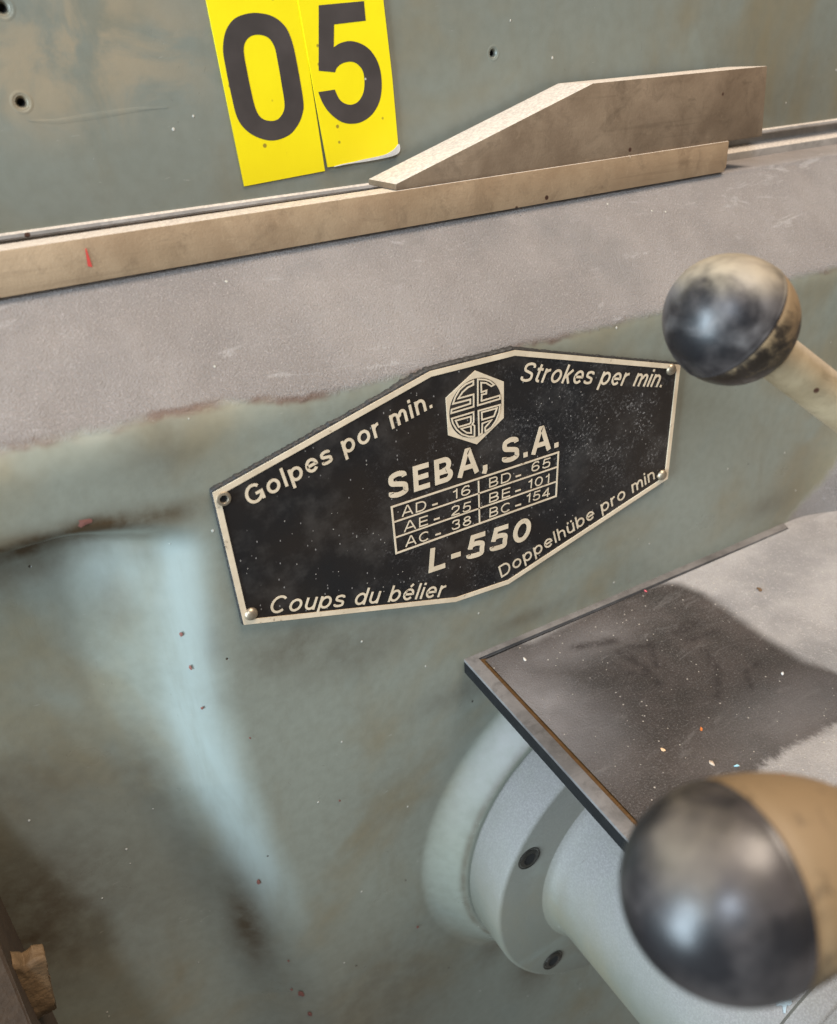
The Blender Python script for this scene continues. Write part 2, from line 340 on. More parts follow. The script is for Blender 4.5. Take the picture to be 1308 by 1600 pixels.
# ------------------------------------------------------------------ machine body
body = tag(empty('shaping_machine', (0.1, 0, -.2)), 'large grey-green painted casting with a dusty bare band, recess and oil stains behind the nameplate', 'machine body')
YR = 0.0284; ZL = -0.0447
def flare(r):
    """soft flare of the round boss out of the wall"""
    t = np.clip((.0835-r)/.0145, 0, 1); return -.0109*(.5*sstep(t)+.5*t**1.7)
def wall_y(X, Z):
    y = np.zeros_like(X)
    XE = np.interp(-Z, [.10, .15, .20, .26, .32], [.046, .043, .044, .052, .056]); A = 1-sstep((X-XE+.040)/.040); Bz = sstep((-.0975-Z - .010*sstep((X-.005)/.05))/.010)
    y += .0155*A*Bz
    rr = np.hypot(X-.181, Z+.2903); y += flare(rr)
    y -= .028*sstep((X-.292)/.075)*sstep((-.135-Z)/.055)                  # casting swells out to the right
    y += .0005*(fbm(X, Z, 16, 3, 2)-.5)*sstep((np.hypot(X-.181, Z+.2903)-.090)/.03)
    return y
def build_casting():
    xs = np.concatenate([np.arange(-.16, .085, .00125), np.arange(.085, .20, .0007), np.arange(.20, .47, .00125)]); rows = []
    # profile from the back of the ledge, over the lip, down the sloping band, down the face
    prof = [(.052, ZL)]+[(y, ZL) for y in np.linspace(.046, YR+.0016, 6)]
    for a in np.linspace(0, 1, 5)[1:]: prof.append((YR+.0016-.0016*math.sin(a*math.pi/2)-.0002*a, ZL-.0012*(1-math.cos(a*math.pi/2))))
    y0, z0 = prof[-1]; zb = -.0800
    n = 34
    for i in range(1, n): t = i/n; prof.append((y0*(1-t), z0+(zb-z0)*t))
    # round the crease between band and face
    prof += [(0.0, z) for z in np.arange(zb, -.215, -.00125)]+[(0.0, z) for z in np.arange(-.215, -.36, -.0007)]+[(0.0, z) for z in np.arange(-.36, -.90, -.006)]
    P = np.array(prof); k = len(P); Ps = P.copy()
    for _ in range(14):
        Q = Ps.copy(); Q[1:-1] = .25*Ps[:-2]+.5*Ps[1:-1]+.25*Ps[2:]
        m = (P[:, 1] < -.07) & (P[:, 1] > -.09); Ps[m] = Q[m]
    X = np.tile(xs, (k, 1)); Yp = np.repeat(Ps[:, 0:1], len(xs), 1); Z = np.repeat(Ps[:, 1:2], len(xs), 1)
    Z = Z-.0073*np.clip(.2575-X, 0, 1)*sstep((Z+.062)/.012)
    Y = Yp+wall_y(X, Z)*sstep((-.06-Z)/.02)+.0005*(fbm(X, Z, 90, 5)-.5)*(Z < -.046)*(Z > -.078)
    co = np.stack([X, Y, Z], -1).reshape(-1, 3).astype(np.float32); nx = len(xs)
    i, j = np.meshgrid(np.arange(k-1), np.arange(nx-1), indexing='ij'); a = (i*nx+j).ravel()
    quads = np.stack([a, a+nx, a+nx+1, a+1], 1)
    me = bpy.data.meshes.new('casting'); me.vertices.add(len(co)); me.vertices.foreach_set('co', co.ravel())
    me.loops.add(quads.size); me.loops.foreach_set('vertex_index', quads.ravel().astype(np.int32))
    me.polygons.add(len(quads)); me.polygons.foreach_set('loop_start', np.arange(0, quads.size, 4, dtype=np.int32)); me.update(calc_edges=True); me.validate()
    # attribute channels: brown tone, dust, painted light, band mask
    edge = np.interp(X, [-.2, 0, .055, .075, .115, .29, .5], [-.0735, -.0750, -.0758, -.0795, -.0802, -.0800, -.0815])
    dust = .5+(Z-edge)/.05
    q = lambda x, y: tuple(onY(x, y)[[0, 2]])
    # dusty swelling right of the shelf
    reg = [q(1232, 812), q(1262, 775), q(1290, 735), q(1308, 700), (.5, -.1), (.5, -.4), (.288, -.24)]
    dust = np.maximum(dust, .5-seg_poly_dist(X, Z, reg)/.09)
    st = np.zeros_like(X)
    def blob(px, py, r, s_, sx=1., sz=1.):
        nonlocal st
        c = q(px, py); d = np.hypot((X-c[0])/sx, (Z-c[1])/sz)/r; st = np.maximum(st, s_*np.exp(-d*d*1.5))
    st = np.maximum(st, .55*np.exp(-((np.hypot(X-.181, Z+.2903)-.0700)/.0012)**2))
    seam = np.exp(-((Z+.0990+.003*sstep((X-.01)/.04))/.0036)**2)*(1-sstep((X-.020)/.040)); seam = np.maximum(seam, np.exp(-((Z+.1070)/.0035)**2)*(1-sstep((X-.005)/.040))); st = np.maximum(st, .95*seam)  # dark brown lines along the top lip of the recess
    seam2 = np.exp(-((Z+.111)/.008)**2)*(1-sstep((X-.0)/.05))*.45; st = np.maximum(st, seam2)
    blob(60, 865, .010, .6, 2.4, .35); blob(160, 830, .007, .7, 1.6, .5); blob(205, 812, .006, .5, 1.2, .8); blob(560, 1010, .018, .42, 1.5, .7); blob(460, 1010, .014, .5, 1.2, .8); blob(0, 1290, .04, .3); blob(840, 1500, .02, .75, .8, 1.2); blob(770, 1480, .012, .5)  # stains; blobs in the lower-left recess paint its shade in brown
    blob(330, 1010, .008, .35, .6, 1.5); blob(180, 960, .012, .35, .7, 1.6); blob(30, 1520, .045, .75, 1, 1.); blob(400, 1470, .014, .75, .55, 2.6); blob(640, 1250, .03, .22); blob(720, 1080, .015, .35, 1.6, .5)  # tall narrow blob paints the shaded lower part of the bevel
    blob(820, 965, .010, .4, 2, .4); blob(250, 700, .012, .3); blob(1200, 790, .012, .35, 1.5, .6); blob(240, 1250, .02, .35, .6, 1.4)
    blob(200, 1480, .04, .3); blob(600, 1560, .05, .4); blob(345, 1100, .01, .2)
    spx = [onY(*p) for p in [(286, 880), (292, 960), (303, 1060), (312, 1122), (340, 1228), (392, 1334), (446, 1441), (500, 1560)]]
    xcen = np.interp(-Z, [-p[2] for p in spx], [p[0] for p in spx])
    wid = np.interp(-Z, [.11, .15, .19, .25, .32], [.0060, .0070, .0085, .0075, .006])
    st = np.maximum(st, .85*(Z > -.0458)*sstep((X-.25)/.006)*(1-sstep((X-.284-.02*fbm(X, Z, 60, 9))/.008)))
    wear_light = np.exp(-(np.abs(X-xcen)/wid)**2.6)*sstep((-.103-Z)/.012)*(1-sstep((-.235-Z)/.06))*.85  # cool window light on the bevel, painted as a pale strip
    wear_light = np.maximum(wear_light, .8*np.exp(-((Z+.0735)/.0018)**2)*(1-sstep((X-.008)/.012))*(fbm(X, Z, 160, 11)>.45))  # highlight of the rounded crease, painted as a pale patch
    wear_light = np.maximum(wear_light, .4*np.exp(-(((X-.018)/.012)**2+((Z+.118)/.010)**2)))
    set_attr(me, 'wear_light', np.stack([np.clip(st, 0, 1), np.clip(dust, 0, 1), np.clip(wear_light, 0, 1), (Z > -.1)*1.0], -1).reshape(-1, 4))
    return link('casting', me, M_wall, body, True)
build_casting()
bk = box(-.16, .47, .0545, .075, -.90, ZL-.0005); bm_obj('casting_core', bk, M_paint, body)
# round boss: soft flare out of the wall, seam, ring
XC, ZC = .181, -.2903
# left flange at the recess
fx = float(onY(0, 1400, .0155)[0]); 
fl = bmesh.new(); sect = [(.030, -.166), (.0125, -.166), (.004, -.176), (-.010, -.205), (-.022, -.250), (-.036, -.300), (-.050, -.350), (-.055, -.90), (.030, -.90)]
v0 = [fl.verts.new((-.16, y, z)) for y, z in sect]; fxf = float(onY(10, 1580, -.036)[0]); face_x = lambda y: fx+(fxf-fx)*(.0125-y)/(.0125+.036)
v1 = [fl.verts.new((face_x(y), y, z)) for y, z in sect]; fl.faces.new(v0); fl.faces.new(v1[::-1])
for i in range(len(sect)): j = (i+1) % len(sect); fl.faces.new((v0[i], v0[j], v1[j], v1[i]))
bmesh.ops.bevel(fl, geom=fl.edges[:], offset=.0012, segments=2, profile=.6, affect='EDGES')
bm_obj('side_flange', fl, M_flange, body)
# red primer chips
def chip_mesh(r, seed, n=9):
    rnd = random.Random(seed); bm = bmesh.new(); c = bm.verts.new((0, -.0001, 0)); vs = []
    for k in range(n):
        a = 2*math.pi*k/n; rr = r*rnd.uniform(.55, 1.1); vs.append(bm.verts.new((rr*.65*math.cos(a)*(2.4 if seed == 9 else 1), 0, rr*1.15*math.sin(a)*(.7 if seed == 9 else 1))))
    for k in range(n): bm.faces.new((c, vs[k], vs[(k+1) % n]))
    return bm
for i, (px, py, r) in enumerate([(282, 990, .0014), (297, 1042, .0014), (315, 1105, .0011), (390, 1152, .0009), (403, 1376, .0022), (470, 1552, .0030), (483, 1583, .0026), (455, 1545, .0016), (450, 1500, .0012), (132, 815, .0024), (652, 1447, .0016), (530, 1250, .0010), (848, 1278, .0022)]):
    q = onY(px, py); 
    for _ in range(6):
        yy = float(wall_y(np.array([q[0]]), np.array([q[2]]))[0]); q = onY(px, py, yy)
    if i == 12: continue
    g = 1e-4*5
    dx = float(wall_y(np.array([q[0]+g]), np.array([q[2]]))[0]-wall_y(np.array([q[0]-g]), np.array([q[2]]))[0])/(2*g)
    o = bm_obj('primer_chip', chip_mesh(r*.62, i), M_primer, body); o.location = Vector((q[0], yy-.00045, q[2]))-body.location
    o.rotation_euler = (0, random.uniform(-.4, .4), math.atan(dx))
# ------------------------------------------------------------------ ram side panel above
YP = .050
ram = tag(empty('machine_ram', (.15, YP, 0)), 'flat grey-green painted upper panel with screw holes, carrying the yellow 05 stickers', 'machine panel')
holes = [(34, 160, .0016), (4, 12, .0017), (771, 83, .0014)]
circ = lambda c, r, n=28: [(c[0]+r*math.cos(2*math.pi*k/n)*(1+.06*math.sin(3*k)), c[1]+r*math.sin(2*math.pi*k/n)) for k in range(n)]
hc = [(onY(x, y, YP)[[0, 2]], r) for x, y, r in holes]
zpb = -.0352
panel = flat('side_panel', [[(-.1, zpb), (.62, zpb), (.62, .19), (-.1, .19)]]+[circ(c, r) for c, r in hc], YP+.004, .004, M_paint, ram)
for c, r in hc:
    pr = [(r*1.75, YP+.0000), (r*1.5, YP-.00006), (r*1.25, YP-.00008), (r*1.0, YP+.0002), (r*.62, YP+.0014), (r*.5, YP+.0016), (r*.45, YP+.007), (0, YP+.007)]
    o = sharp(bm_obj('screw_hole', lathe(pr, tuple(c), 28), M_paint, ram), 60)
    o2 = bm_obj('bore', lathe([(r*.52, YP+.0012), (r*.40, YP+.0022), (0, YP+.0024)], tuple(c), 20), M_hole); o2.parent = o
# stepped steel way under the panel
zz = [(-.0348, YP+.001), (-.0350, YP-.0006), (-.0354, YP-.0012), (-.0362, YP-.0014), (-.0367, YP-.0010), (-.0370, YP+.0030), (-.0400, YP+.0030), (-.0406, YP+.0001), (-.0413, YP-.0014), (-.0420, YP-.0024), (-.0436, YP-.0026), (-.0447, YP-.0026), (-.0447, YP+.001)]
bm = bmesh.new(); L = [bm.verts.new((-.1, y, z)) for z, y in zz]; Rr = [bm.verts.new((.62, y, z)) for z, y in zz]
for i in range(len(zz)-1): bm.faces.new((L[i], Rr[i], Rr[i+1], L[i+1]))
sharp(bm_obj('slide_way', bm, M_way, ram), 40)
# scratch in the panel paint (a shallow ridge)
bm = bmesh.new(); pts = [onY(x, y, YP) for x, y in [(45, 188), (90, 190), (150, 181), (210, 172), (262, 168)]]
pv = []
for i, p in enumerate(pts):
    w_ = .0005*math.sin(math.pi*(i+.3)/(len(pts)-.4)); pv.append([bm.verts.new((p[0], YP+.00003, p[2]+w_*2.2)), bm.verts.new((p[0], YP-.00012, p[2])), bm.verts.new((p[0], YP+.00003, p[2]-w_*2.2))])
for a, b in zip(pv[:-1], pv[1:]):
    for k in (0, 1): bm.faces.new((a[k], b[k], b[k+1], a[k+1]))
bm_obj('paint_ridge', bm, M_paint, ram, True)

# ------------------------------------------------------------------ rail and wedge
rx0, rx1 = -.12, .2575
rz0, rz1 = ZL-.0006, -.0352
p0 = onY(0, 468, YR); p1 = onY(1130, 270, YR)
bm = prism([(rx0, ZL+.0002-.0073*(rx1-rx0)), (rx1-.0014, ZL+.0002), (rx1, ZL+.0016), (rx1, -.0343), (rx0, -.0362)], YR-.0012, YR+.0080, .00028, 2)
rail = sharp(bm_obj('guide_rail', bm, M_rail), 30); rail.location = (0, 0, 0)
tag(rail, 'long flat tan steel bar lying along the top of the dusty band, under the wedge', 'steel bar')
for px, py, l_ in ((137, 402, 30),):
    a, b = onY(134, 388, YR-.0013), onY(141, 418, YR-.0013)
    bm = bmesh.new(); vs = [bm.verts.new((a[0]-.00015, YR-.00135, a[2])), bm.verts.new((a[0]+.00015, YR-.00135, a[2])), bm.verts.new((b[0]+.00055, YR-.00135, b[2])), bm.verts.new((b[0]-.0005, YR-.00135, b[2]+.0004))]
    bm.faces.new(vs); bm_obj('red_mark', bm, M_redline, rail)
fy = YR
rtop = lambda x: -.0362+.0019*(x-rx0)/(rx1-rx0)+.00012
W = [onY(x, y, fy)[[0, 2]] for x, y in [(617, 292), (624, 287), (925, 130), (1197, 103), (1188, 213)]]
zb_ = -.0342
outl = [(W[0][0], zb_), (W[0][0], W[0][1]+.0008), (W[1][0]+.002, W[1][1]+.0012), tuple(W[2]), tuple(W[3]), (W[3][0]-.0005, zb_+.0004)]
outl = [(W[0][0], rtop(W[0][0])), (W[0][0]+.0001, rtop(W[0][0])+.0017), tuple(W[2]), (W[3][0], W[3][1]), (W[4][0]+.0003, rtop(W[4][0])-.0003)]
bm = prism(outl, fy-.0006, fy+.0170, .0003, 2)
wedge = sharp(bm_obj('wedge_block', bm, M_wedge), 30)
tag(wedge, 'brown steel wedge block with a sloping dusty top, standing on the tan bar', 'steel wedge')

# ------------------------------------------------------------------ number stickers
def zo(x, y): return (320+x/4.0875, y/4.0875)
def sticker(name, outline, digit_loops, label, y, curl=None):
    c = onY(*outline[0], YP); e = tag(empty(name, (c[0], y, c[2])), label, 'number sticker', 'yellow number stickers on the green panel')
    flat('sticker_sheet', [[tuple(onY(*p, YP)[[0, 2]]) for p in outline]], y, .00020, M_yellow, e)
    flat('digit', [[tuple(onY(*zo(*p), YP)[[0, 2]]) for p in lp] for lp in digit_loops], y-.00022, .00003, M_digit, e)
    return e
o_out = smooth_loop([(330, 83), (430, 105), (510, 170), (555, 270), (590, 430), (625, 640), (622, 720), (590, 800), (530, 865), (430, 897), (330, 875), (250, 820), (200, 740), (165, 600), (130, 430), (113, 310), (130, 200), (180, 125), (250, 92)])
o_in = smooth_loop([(340, 222), (400, 240), (440, 295), (462, 390), (488, 540), (505, 650), (500, 710), (465, 760), (410, 772), (355, 750), (320, 690), (290, 570), (262, 430), (246, 330), (255, 270), (290, 232)])
sticker('number_sticker', [(296, -125), (381, 291), (507, 267), (447, -125)], [o_out, o_in], 'tall yellow sticker with the black digit 0, left of the pair', YP-.0002)
def arc(pts, n=6):
    P = [np.array(p, float) for p in pts]; P = [2*P[0]-P[1]]+P+[2*P[-1]-P[-2]]; out = []
    for i in range(1, len(P)-2):
        a, b, c, d = P[i-1:i+3]
        for k in range(n):
            t = k/n; out.append(tuple(.5*((2*b)+(c-a)*t+(2*a-5*b+4*c-d)*t*t+(3*b-a-3*c+d)*t**3)))
    out.append(tuple(P[-2])); return out
five = [(720, 35), (1008, 8), (1020, 133), (818, 157)]+arc([(816, 302), (860, 275), (925, 263), (1000, 285), (1060, 335), (1105, 420), (1122, 530), (1110, 640), (1065, 725), (1000, 775), (930, 790), (860, 775), (790, 720), (745, 655), (718, 588)])+arc([(822, 572), (850, 630), (885, 660), (930, 668), (975, 645), (1005, 590), (1012, 520), (1000, 450), (960, 405), (915, 394), (865, 408), (835, 435), (825, 462)])+[(720, 452)]
st5 = sticker('number_sticker', [(442, -125), (464, 0), (490.5, 150), (510.5, 261), (540, 257), (575, 250), (612, 243), (621, 236), (620, 222), (611, 120), (597, 0), (584, -125)], [five], 'shorter yellow sticker with the black digit 5 and a torn white lower corner', YP-.0006)
tear = [(520, 260), (545, 256), (575, 250.5), (612, 243.5), (622, 236), (620.5, 225), (615, 233), (602, 240), (587, 244.5), (566, 249), (550, 253.5), (532, 257)]
tr = [(x+random.uniform(-.8, .8), y+random.uniform(-.8, .8)) for x, y in tear]
flat('torn_edge', [[tuple(onY(*p, YP)[[0, 2]]) for p in smooth_loop(tr, 3)]], YP-.0009, .00008, M_paperedge, st5)

# ------------------------------------------------------------------ nameplate
TP = .0013; YF = -TP
npl = tag(empty('nameplate', tuple(onY(700, 760))), 'black eight-sided nameplate with pale lettering, SEBA emblem and a table of strokes per minute', 'nameplate')
PO = [(332, 770), (672, 580), (805, 547), (1063, 570), (1043, 748), (795, 912), (712, 940), (381, 976)]
P2 = [np.array(onY(*p, YF))[[0, 2]] for p in PO]
def inset(P, d):
    out = []; n = len(P)
    for i in range(n):
        a, b, c = P[i-1], P[i], P[(i+1) % n]
        def nrm(u, v): e = (v-u)/np.linalg.norm(v-u); return np.array([e[1], -e[0]])
        n1, n2 = nrm(a, b), nrm(b, c); m = n1+n2; m /= m.dot(n1); out.append(b+m*d)
    return out
flat('backing', [[tuple(p) for p in P2]], YF/2+.00005, TP/2-.00005, M_enamel, npl)
inn = inset(P2, .00165)
notch = []
for i, p in enumerate(inn): notch.append(tuple(p))
flat('frame', [[tuple(p) for p in P2], notch], YF-.00005, .00012, M_gold, npl)
# rough black bead squeezed out behind the plate
def bead():
    outp = inset(P2, -.0001); bm = bmesh.new(); n = len(outp); ring = []
    for i in range(n):
        a, b = outp[i], outp[(i+1) % n]; L_ = np.linalg.norm(b-a); k = int(L_/.0005); e = (b-a)/L_; nn = np.array([-e[1], e[0]])
        up = 1.0 if i in (0, 1) else (.55 if i == 2 else (.22 if i == 7 else .05))
        for j in range(k):
            p = a+(b-a)*j/k; r = .00015+.0009*up*(.45+.8*abs(mnoise.noise(Vector((p[0]*500, p[1]*500, 3))))+.5*abs(mnoise.noise(Vector((p[0]*2200, p[1]*2200, 1)))))
            ring.append((p, nn, r))
    rows = [[], [], [], []]
    for p, nn, r in ring:
        for q, (dd, y) in enumerate(((-.001, -.0010), (r*.35, -.0011), (r*.8, -.0006), (r*1.15, .0006))):
            jit = mnoise.noise(Vector((p[0]*3000, p[1]*3000, q)))*.00018
            rows[q].append(bm.verts.new((p[0]+nn[0]*dd, y+jit, p[1]+nn[1]*dd)))
    m = len(ring)
    for q in range(3):
        for i in range(m): bm.faces.new((rows[q][i], rows[q][(i+1) % m], rows[q+1][(i+1) % m], rows[q+1][i]))
    return bm_obj('adhesive_bead', bm, M_bead, npl, True)
bead()
def A_(cx, cy, rx, ry, d0, d1, n=18): return [(cx+rx*math.cos(math.radians(d0+(d1-d0)*k/n)), cy+ry*math.sin(math.radians(d0+(d1-d0)*k/n))) for k in range(n+1)]
def ell(cx, cy, rx, ry, n=30): return ('c', A_(cx, cy, rx, ry, 0, 360, n)[:-1])
def glyph(ch, w):
    """advance width and stroke paths of one letter; capital height 1, stroke width w"""
    h = w/2; xh = .73; o = 'o'; W_ = lambda pts: (o, pts)
    def S(wd, H): return W_(arc([(wd-h-.015, H*.74), (wd*.86-h*.5, H-h-H*.055), (wd*.52, H-h), (wd*.18+h*.3, H-h-H*.06), (h+.01, H*.735), (wd*.20, H*.585), (wd*.5, H*.51), (wd*.82, H*.42), (wd-h, H*.265), (wd*.83, h+H*.06), (wd*.5, h), (wd*.15, h+H*.06), (h, H*.265)], 4))
    def fig(n):
        if n == '1': return .40, [W_([(.30, 0), (.30, 1)]), W_([(.31, .86), (.20, .79), (.07, .75)])]
        if n == '2': return .62, [W_(arc([(h+.01, .68), (.12, .88), (.31, 1-h), (.51, .87), (.60-h, .70), (.50, .50), (.30, .31), (.12, .15), (h+.02, h)], 4)+[(.60, h)])]
        if n == '3': return .62, [W_(arc([(h+.01, .73), (.13, .90), (.30, 1-h), (.49, .90), (.57-h, .74), (.46, .57), (.28, .53)], 4)), W_(arc([(.28, .53), (.49, .47), (.61-h, .28), (.50, .10), (.30, h), (.12, .09), (h, .25)], 4))]
        if n == '4': return .64, [W_([(.46, 0), (.46, 1)]), W_([(.46, .93), (.05, .30)]), W_([(.02, .27), (.63, .27)])]
        if n == '5': return .62, [W_([(.58, 1-h), (.13+h*.5, 1-h), (.03+h, .42)]), W_(arc([(.02+h, .44), (.16, .56), (.32, .60), (.51, .52), (.62-h, .33), (.51, .12), (.29, h), (.12, h+.04), (h, .22)], 4))]
        if n == '6': return .62, [ell(.31, .31, .31-h, .31-h), W_(arc([(h, .33), (.09, .70), (.25, .94), (.34, 1-h), (.47, .94), (.57-h, .78)], 5))]
        if n == '8': return .62, [ell(.31, .29, .31-h, .29-h), ell(.31, .755, .26-h, .245-h)]
        return .66, [ell(.33, .5, .33-h, .5-h)]
    if ch in '0123456789': return fig(ch)
    T = {
     ' ': (.24, []), '.': (.16, [W_([(.08, 0), (.08, w*1.05)])]), ',': (.16, [W_([(.09, w), (.09, 0), (.04, -.14)])]),
     '-': (.36, [W_([(.03, .38), (.33, .38)])]),
     'l': (w, [W_([(h, 0), (h, 1)])]), 'i': (w, [W_([(h, 0), (h, xh)]), W_([(h, 1-w*1.05), (h, 1)])]),
     'o': (.62, [ell(.31, xh/2, .31-h, xh/2-h)]),
     'n': (.54, [W_([(h, 0), (h, xh)]), W_([(h, .40)]+A_(.27, xh-h-.24, .27-h, .24, 180, 0)+[(.54-h, 0)])]),
     'm': (.86, [W_([(h, 0), (h, xh)]), W_([(h, .42)]+A_(.235, xh-h-.20, .235-h, .20, 170, 0)+[(.47-h, 0)]), W_([(.47-h, .42)]+A_(.625+h*.3, xh-h-.20, .235-h*1.3, .20, 170, 0)+[(.86-h, 0)])]),
     'u': (.54, [W_([(h, xh)]+A_(.27, h+.24, .27-h, .24, 180, 360)+[(.54-h, .35)]), W_([(.54-h, 0), (.54-h, xh)])]),
     'p': (.62, [W_([(h, -.28), (h, xh)]), ell(.32, xh/2, .30-h, xh/2-h)]), 'b': (.62, [W_([(h, 0), (h, 1)]), ell(.32, xh/2, .30-h, xh/2-h)]),
     'd': (.62, [W_([(.62-h, 0), (.62-h, 1)]), ell(.30, xh/2, .30-h, xh/2-h)]),
     'e': (.60, [W_([(h, xh*.51), (.60-h, xh*.51)]+A_(.30, xh/2, .30-h, xh/2-h, 3, 322, 26))]),
     'r': (.36, [W_([(h, 0), (h, xh)]), W_([(h, .38)]+A_(.34, xh-h-.24, .34-h, .24, 175, 92))]),
     's': (.52, [S(.52, xh)]), 'S': (.68, [S(.68, 1)]),
     't': (.34, [W_([(.15, .93), (.15, .18)]+A_(.15+.12, h+.12, .12, .12, 185, 275)+[(.33, h+.005)]), W_([(0, xh-h*.8), (.34, xh-h*.8)])]),
     'k': (.52, [W_([(h, 0), (h, 1)]), W_([(h, .26), (.50-h*.6, xh)]), W_([(.20, .42), (.52-h, 0)])]),
     'h': (.54, [W_([(h, 0), (h, 1)]), W_([(h, .40)]+A_(.27, xh-h-.24, .27-h, .24, 180, 0)+[(.54-h, 0)])]),
     'G': (.80, [W_(A_(.40, .5, .40-h, .5-h, 42, 335, 26)), W_([(.46, .46), (.80-h, .46), (.80-h, .04)])]),
     'C': (.76, [W_(A_(.40, .5, .40-h, .5-h, 44, 316, 26))]),
     'D': (.74, [('c', [(h, h), (.36, h)]+A_(.36, .5, .38-h, .5-h, -88, 88)+[(.36, 1-h), (h, 1-h)])]),
     'A': (.76, [W_([(h*.6, 0), (.355-h*.10, .985), (.405+h*.10, .985), (.76-h*.6, 0)]), W_([(.16, .33), (.60, .33)])]),
     'B': (.68, [('c', [(h, h), (.40, h)]+A_(.40, .28, .28-h, .28-h, -88, 88)+[(.40, .56-h), (h, .56-h)]), ('c', [(h, .54-h), (.37, .54-h)]+A_(.37, .50+(.25-h/2), .26-h, .25-h/2, -88, 88)+[(.37, 1-h), (h, 1-h)])]),
     'E': (.58, [W_([(.58, h), (h, h), (h, 1-h), (.57, 1-h)]), W_([(h, .51), (.54, .51)])]),
     'L': (.54, [W_([(h, 1), (h, h), (.54, h)])]),
    }
    T['\u00fc'] = (.54, T['u'][1]+[W_([(.15, .86), (.15, 1)]), W_([(.39, .86), (.39, 1)])]); T['\u00e9'] = (.60, T['e'][1]+[W_([(.28, .82), (.40, .99)])])
    return T[ch]
def text(name, s, a, b, cap, w=.15, shear=0.0, gap=.11, parent=npl):
    """stroked lettering; a, b: photo points of the baseline ends mapped on the plate; cap: capital height in metres; w: stroke / cap height"""
    A = onY(*a, YF)[[0, 2]]; B = onY(*b, YF)[[0, 2]]; e = (B-A)/np.linalg.norm(B-A); n = np.array([-e[1], e[0]]); Lw = np.linalg.norm(B-A)
    x = 0; paths = []
    for ch in s:
        adv, ps = glyph(ch, w); paths += [(k, [(px+x, py) for px, py in p]) for k, p in ps]; x += adv+gap
    tot = x-gap; kx = Lw/tot; bm = bmesh.new(); q = 0
    for kind, p in paths:
        P = [np.array((px+shear*py*cap/kx, py)) for px, py in p]; P = [v for i, v in enumerate(P) if i == 0 or np.linalg.norm(v-P[i-1]) > 1e-5]; N = len(P); closed = kind == 'c'
        M = [np.array((v[0]*kx, v[1]*cap)) for v in P]; L1, L2 = [], []; y = YF-.00010-(q % 7)*4e-6; q += 1
        for i in range(N):
            pa = M[i-1] if (closed or i) else 2*M[0]-M[1]; pb = M[i]; pc_ = M[(i+1) % N] if (closed or i < N-1) else 2*M[-1]-M[-2]
            e1 = (pb-pa)/np.linalg.norm(pb-pa); e2 = (pc_-pb)/np.linalg.norm(pc_-pb); n1 = np.array([-e1[1], e1[0]]); n2 = np.array([-e2[1], e2[0]])
            m = n1+n2; m = m/max(.5, m.dot(n1)); d = m*w*cap/2*(kx/cap*.35+.65 if kx < cap else 1)
            for lst, sg in ((L1, 1), (L2, -1)):
                g = pb+sg*d; u = A+e*g[0]+n*g[1]; lst.append(bm.verts.new((u[0], y, u[1])))
        for i in range(N if closed else N-1):
            j = (i+1) % N; bm.faces.new((L1[i], L1[j], L2[j], L2[i]))
    r = bmesh.ops.extrude_face_region(bm, geom=bm.faces[:]); bmesh.ops.translate(bm, verts=[v for v in r['geom'] if isinstance(v, bmesh.types.BMVert)], vec=(0, -.00006, 0))
    o = bm_obj(name, bm, M_gold, parent); o['label'] = 'pale lettering reading '+s if len(s) > 3 else 'pale table text '+s; return o
text('lettering', 'Golpes por min.', (389, 792), (676, 636), .0059, .150, .06, .15)
text('lettering', 'Strokes per min.', (811, 596), (1033, 605), .0061, .132, .20, .14)
text('lettering', 'Coups du b\u00e9lier', (419, 959), (692, 932), .0058, .130, .14, .15)
text('lettering', 'Doppelh\u00fcbe pro min.', (783, 903), (1029, 744), .0051, .125, .0, .14)
text('lettering', 'SEBA, S.A.', (608, 781), (872, 698), .0085, .195, .0, .17)
text('lettering', 'L-550', (668, 896), (828, 842), .0088, .200, .11, .14)
# table grid
def zg(x, y): return (580+x/4.0875, 660+y/4.0875)
def stroke(loops, width, name, parent, y=YF-.00006, closed=True, conv=None, mat=None):
    bm = bmesh.new()
    for lp in loops:
        P = [np.array(conv(*p)) for p in lp]; n = len(P); rng = range(n) if closed else range(n)
        L1, L2 = [], []
        for i in rng:
            a = P[i-1] if (closed or i > 0) else 2*P[0]-P[1]; b = P[i]; c = P[(i+1) % n] if (closed or i < n-1) else 2*P[-1]-P[-2]
            e1 = (b-a)/np.linalg.norm(b-a); e2 = (c-b)/np.linalg.norm(c-b); n1 = np.array([-e1[1], e1[0]]); n2 = np.array([-e2[1], e2[0]])
            m = n1+n2; m /= max(.35, m.dot(n1)) if np.linalg.norm(m) > 1e-6 else 1; d = m*width/2
            L1.append(bm.verts.new((b[0]+d[0], y, b[1]+d[1]))); L2.append(bm.verts.new((b[0]-d[0], y, b[1]-d[1])))
        for i in range(n if closed else n-1):
            j = (i+1) % n; bm.faces.new((L1[i], L1[j], L2[j], L2[i]))
    r = bmesh.ops.extrude_face_region(bm, geom=bm.faces[:]); bmesh.ops.translate(bm, verts=[v for v in r['geom'] if isinstance(v, bmesh.types.BMVert)], vec=(0, -.00010, 0))
    return bm_obj(name, bm, mat or M_gold, parent)
cz = lambda x, y: onY(*zg(x, y), YF)[[0, 2]]
TL, TR, BR, BL = (130, 540), (1195, 190), (1180, 470), (160, 835)
lerp = lambda a, b, t: (a[0]+(b[0]-a[0])*t, a[1]+(b[1]-a[1])*t)
stroke([[TL, TR, BR, BL]], .00062, 'table_border', npl, conv=cz)
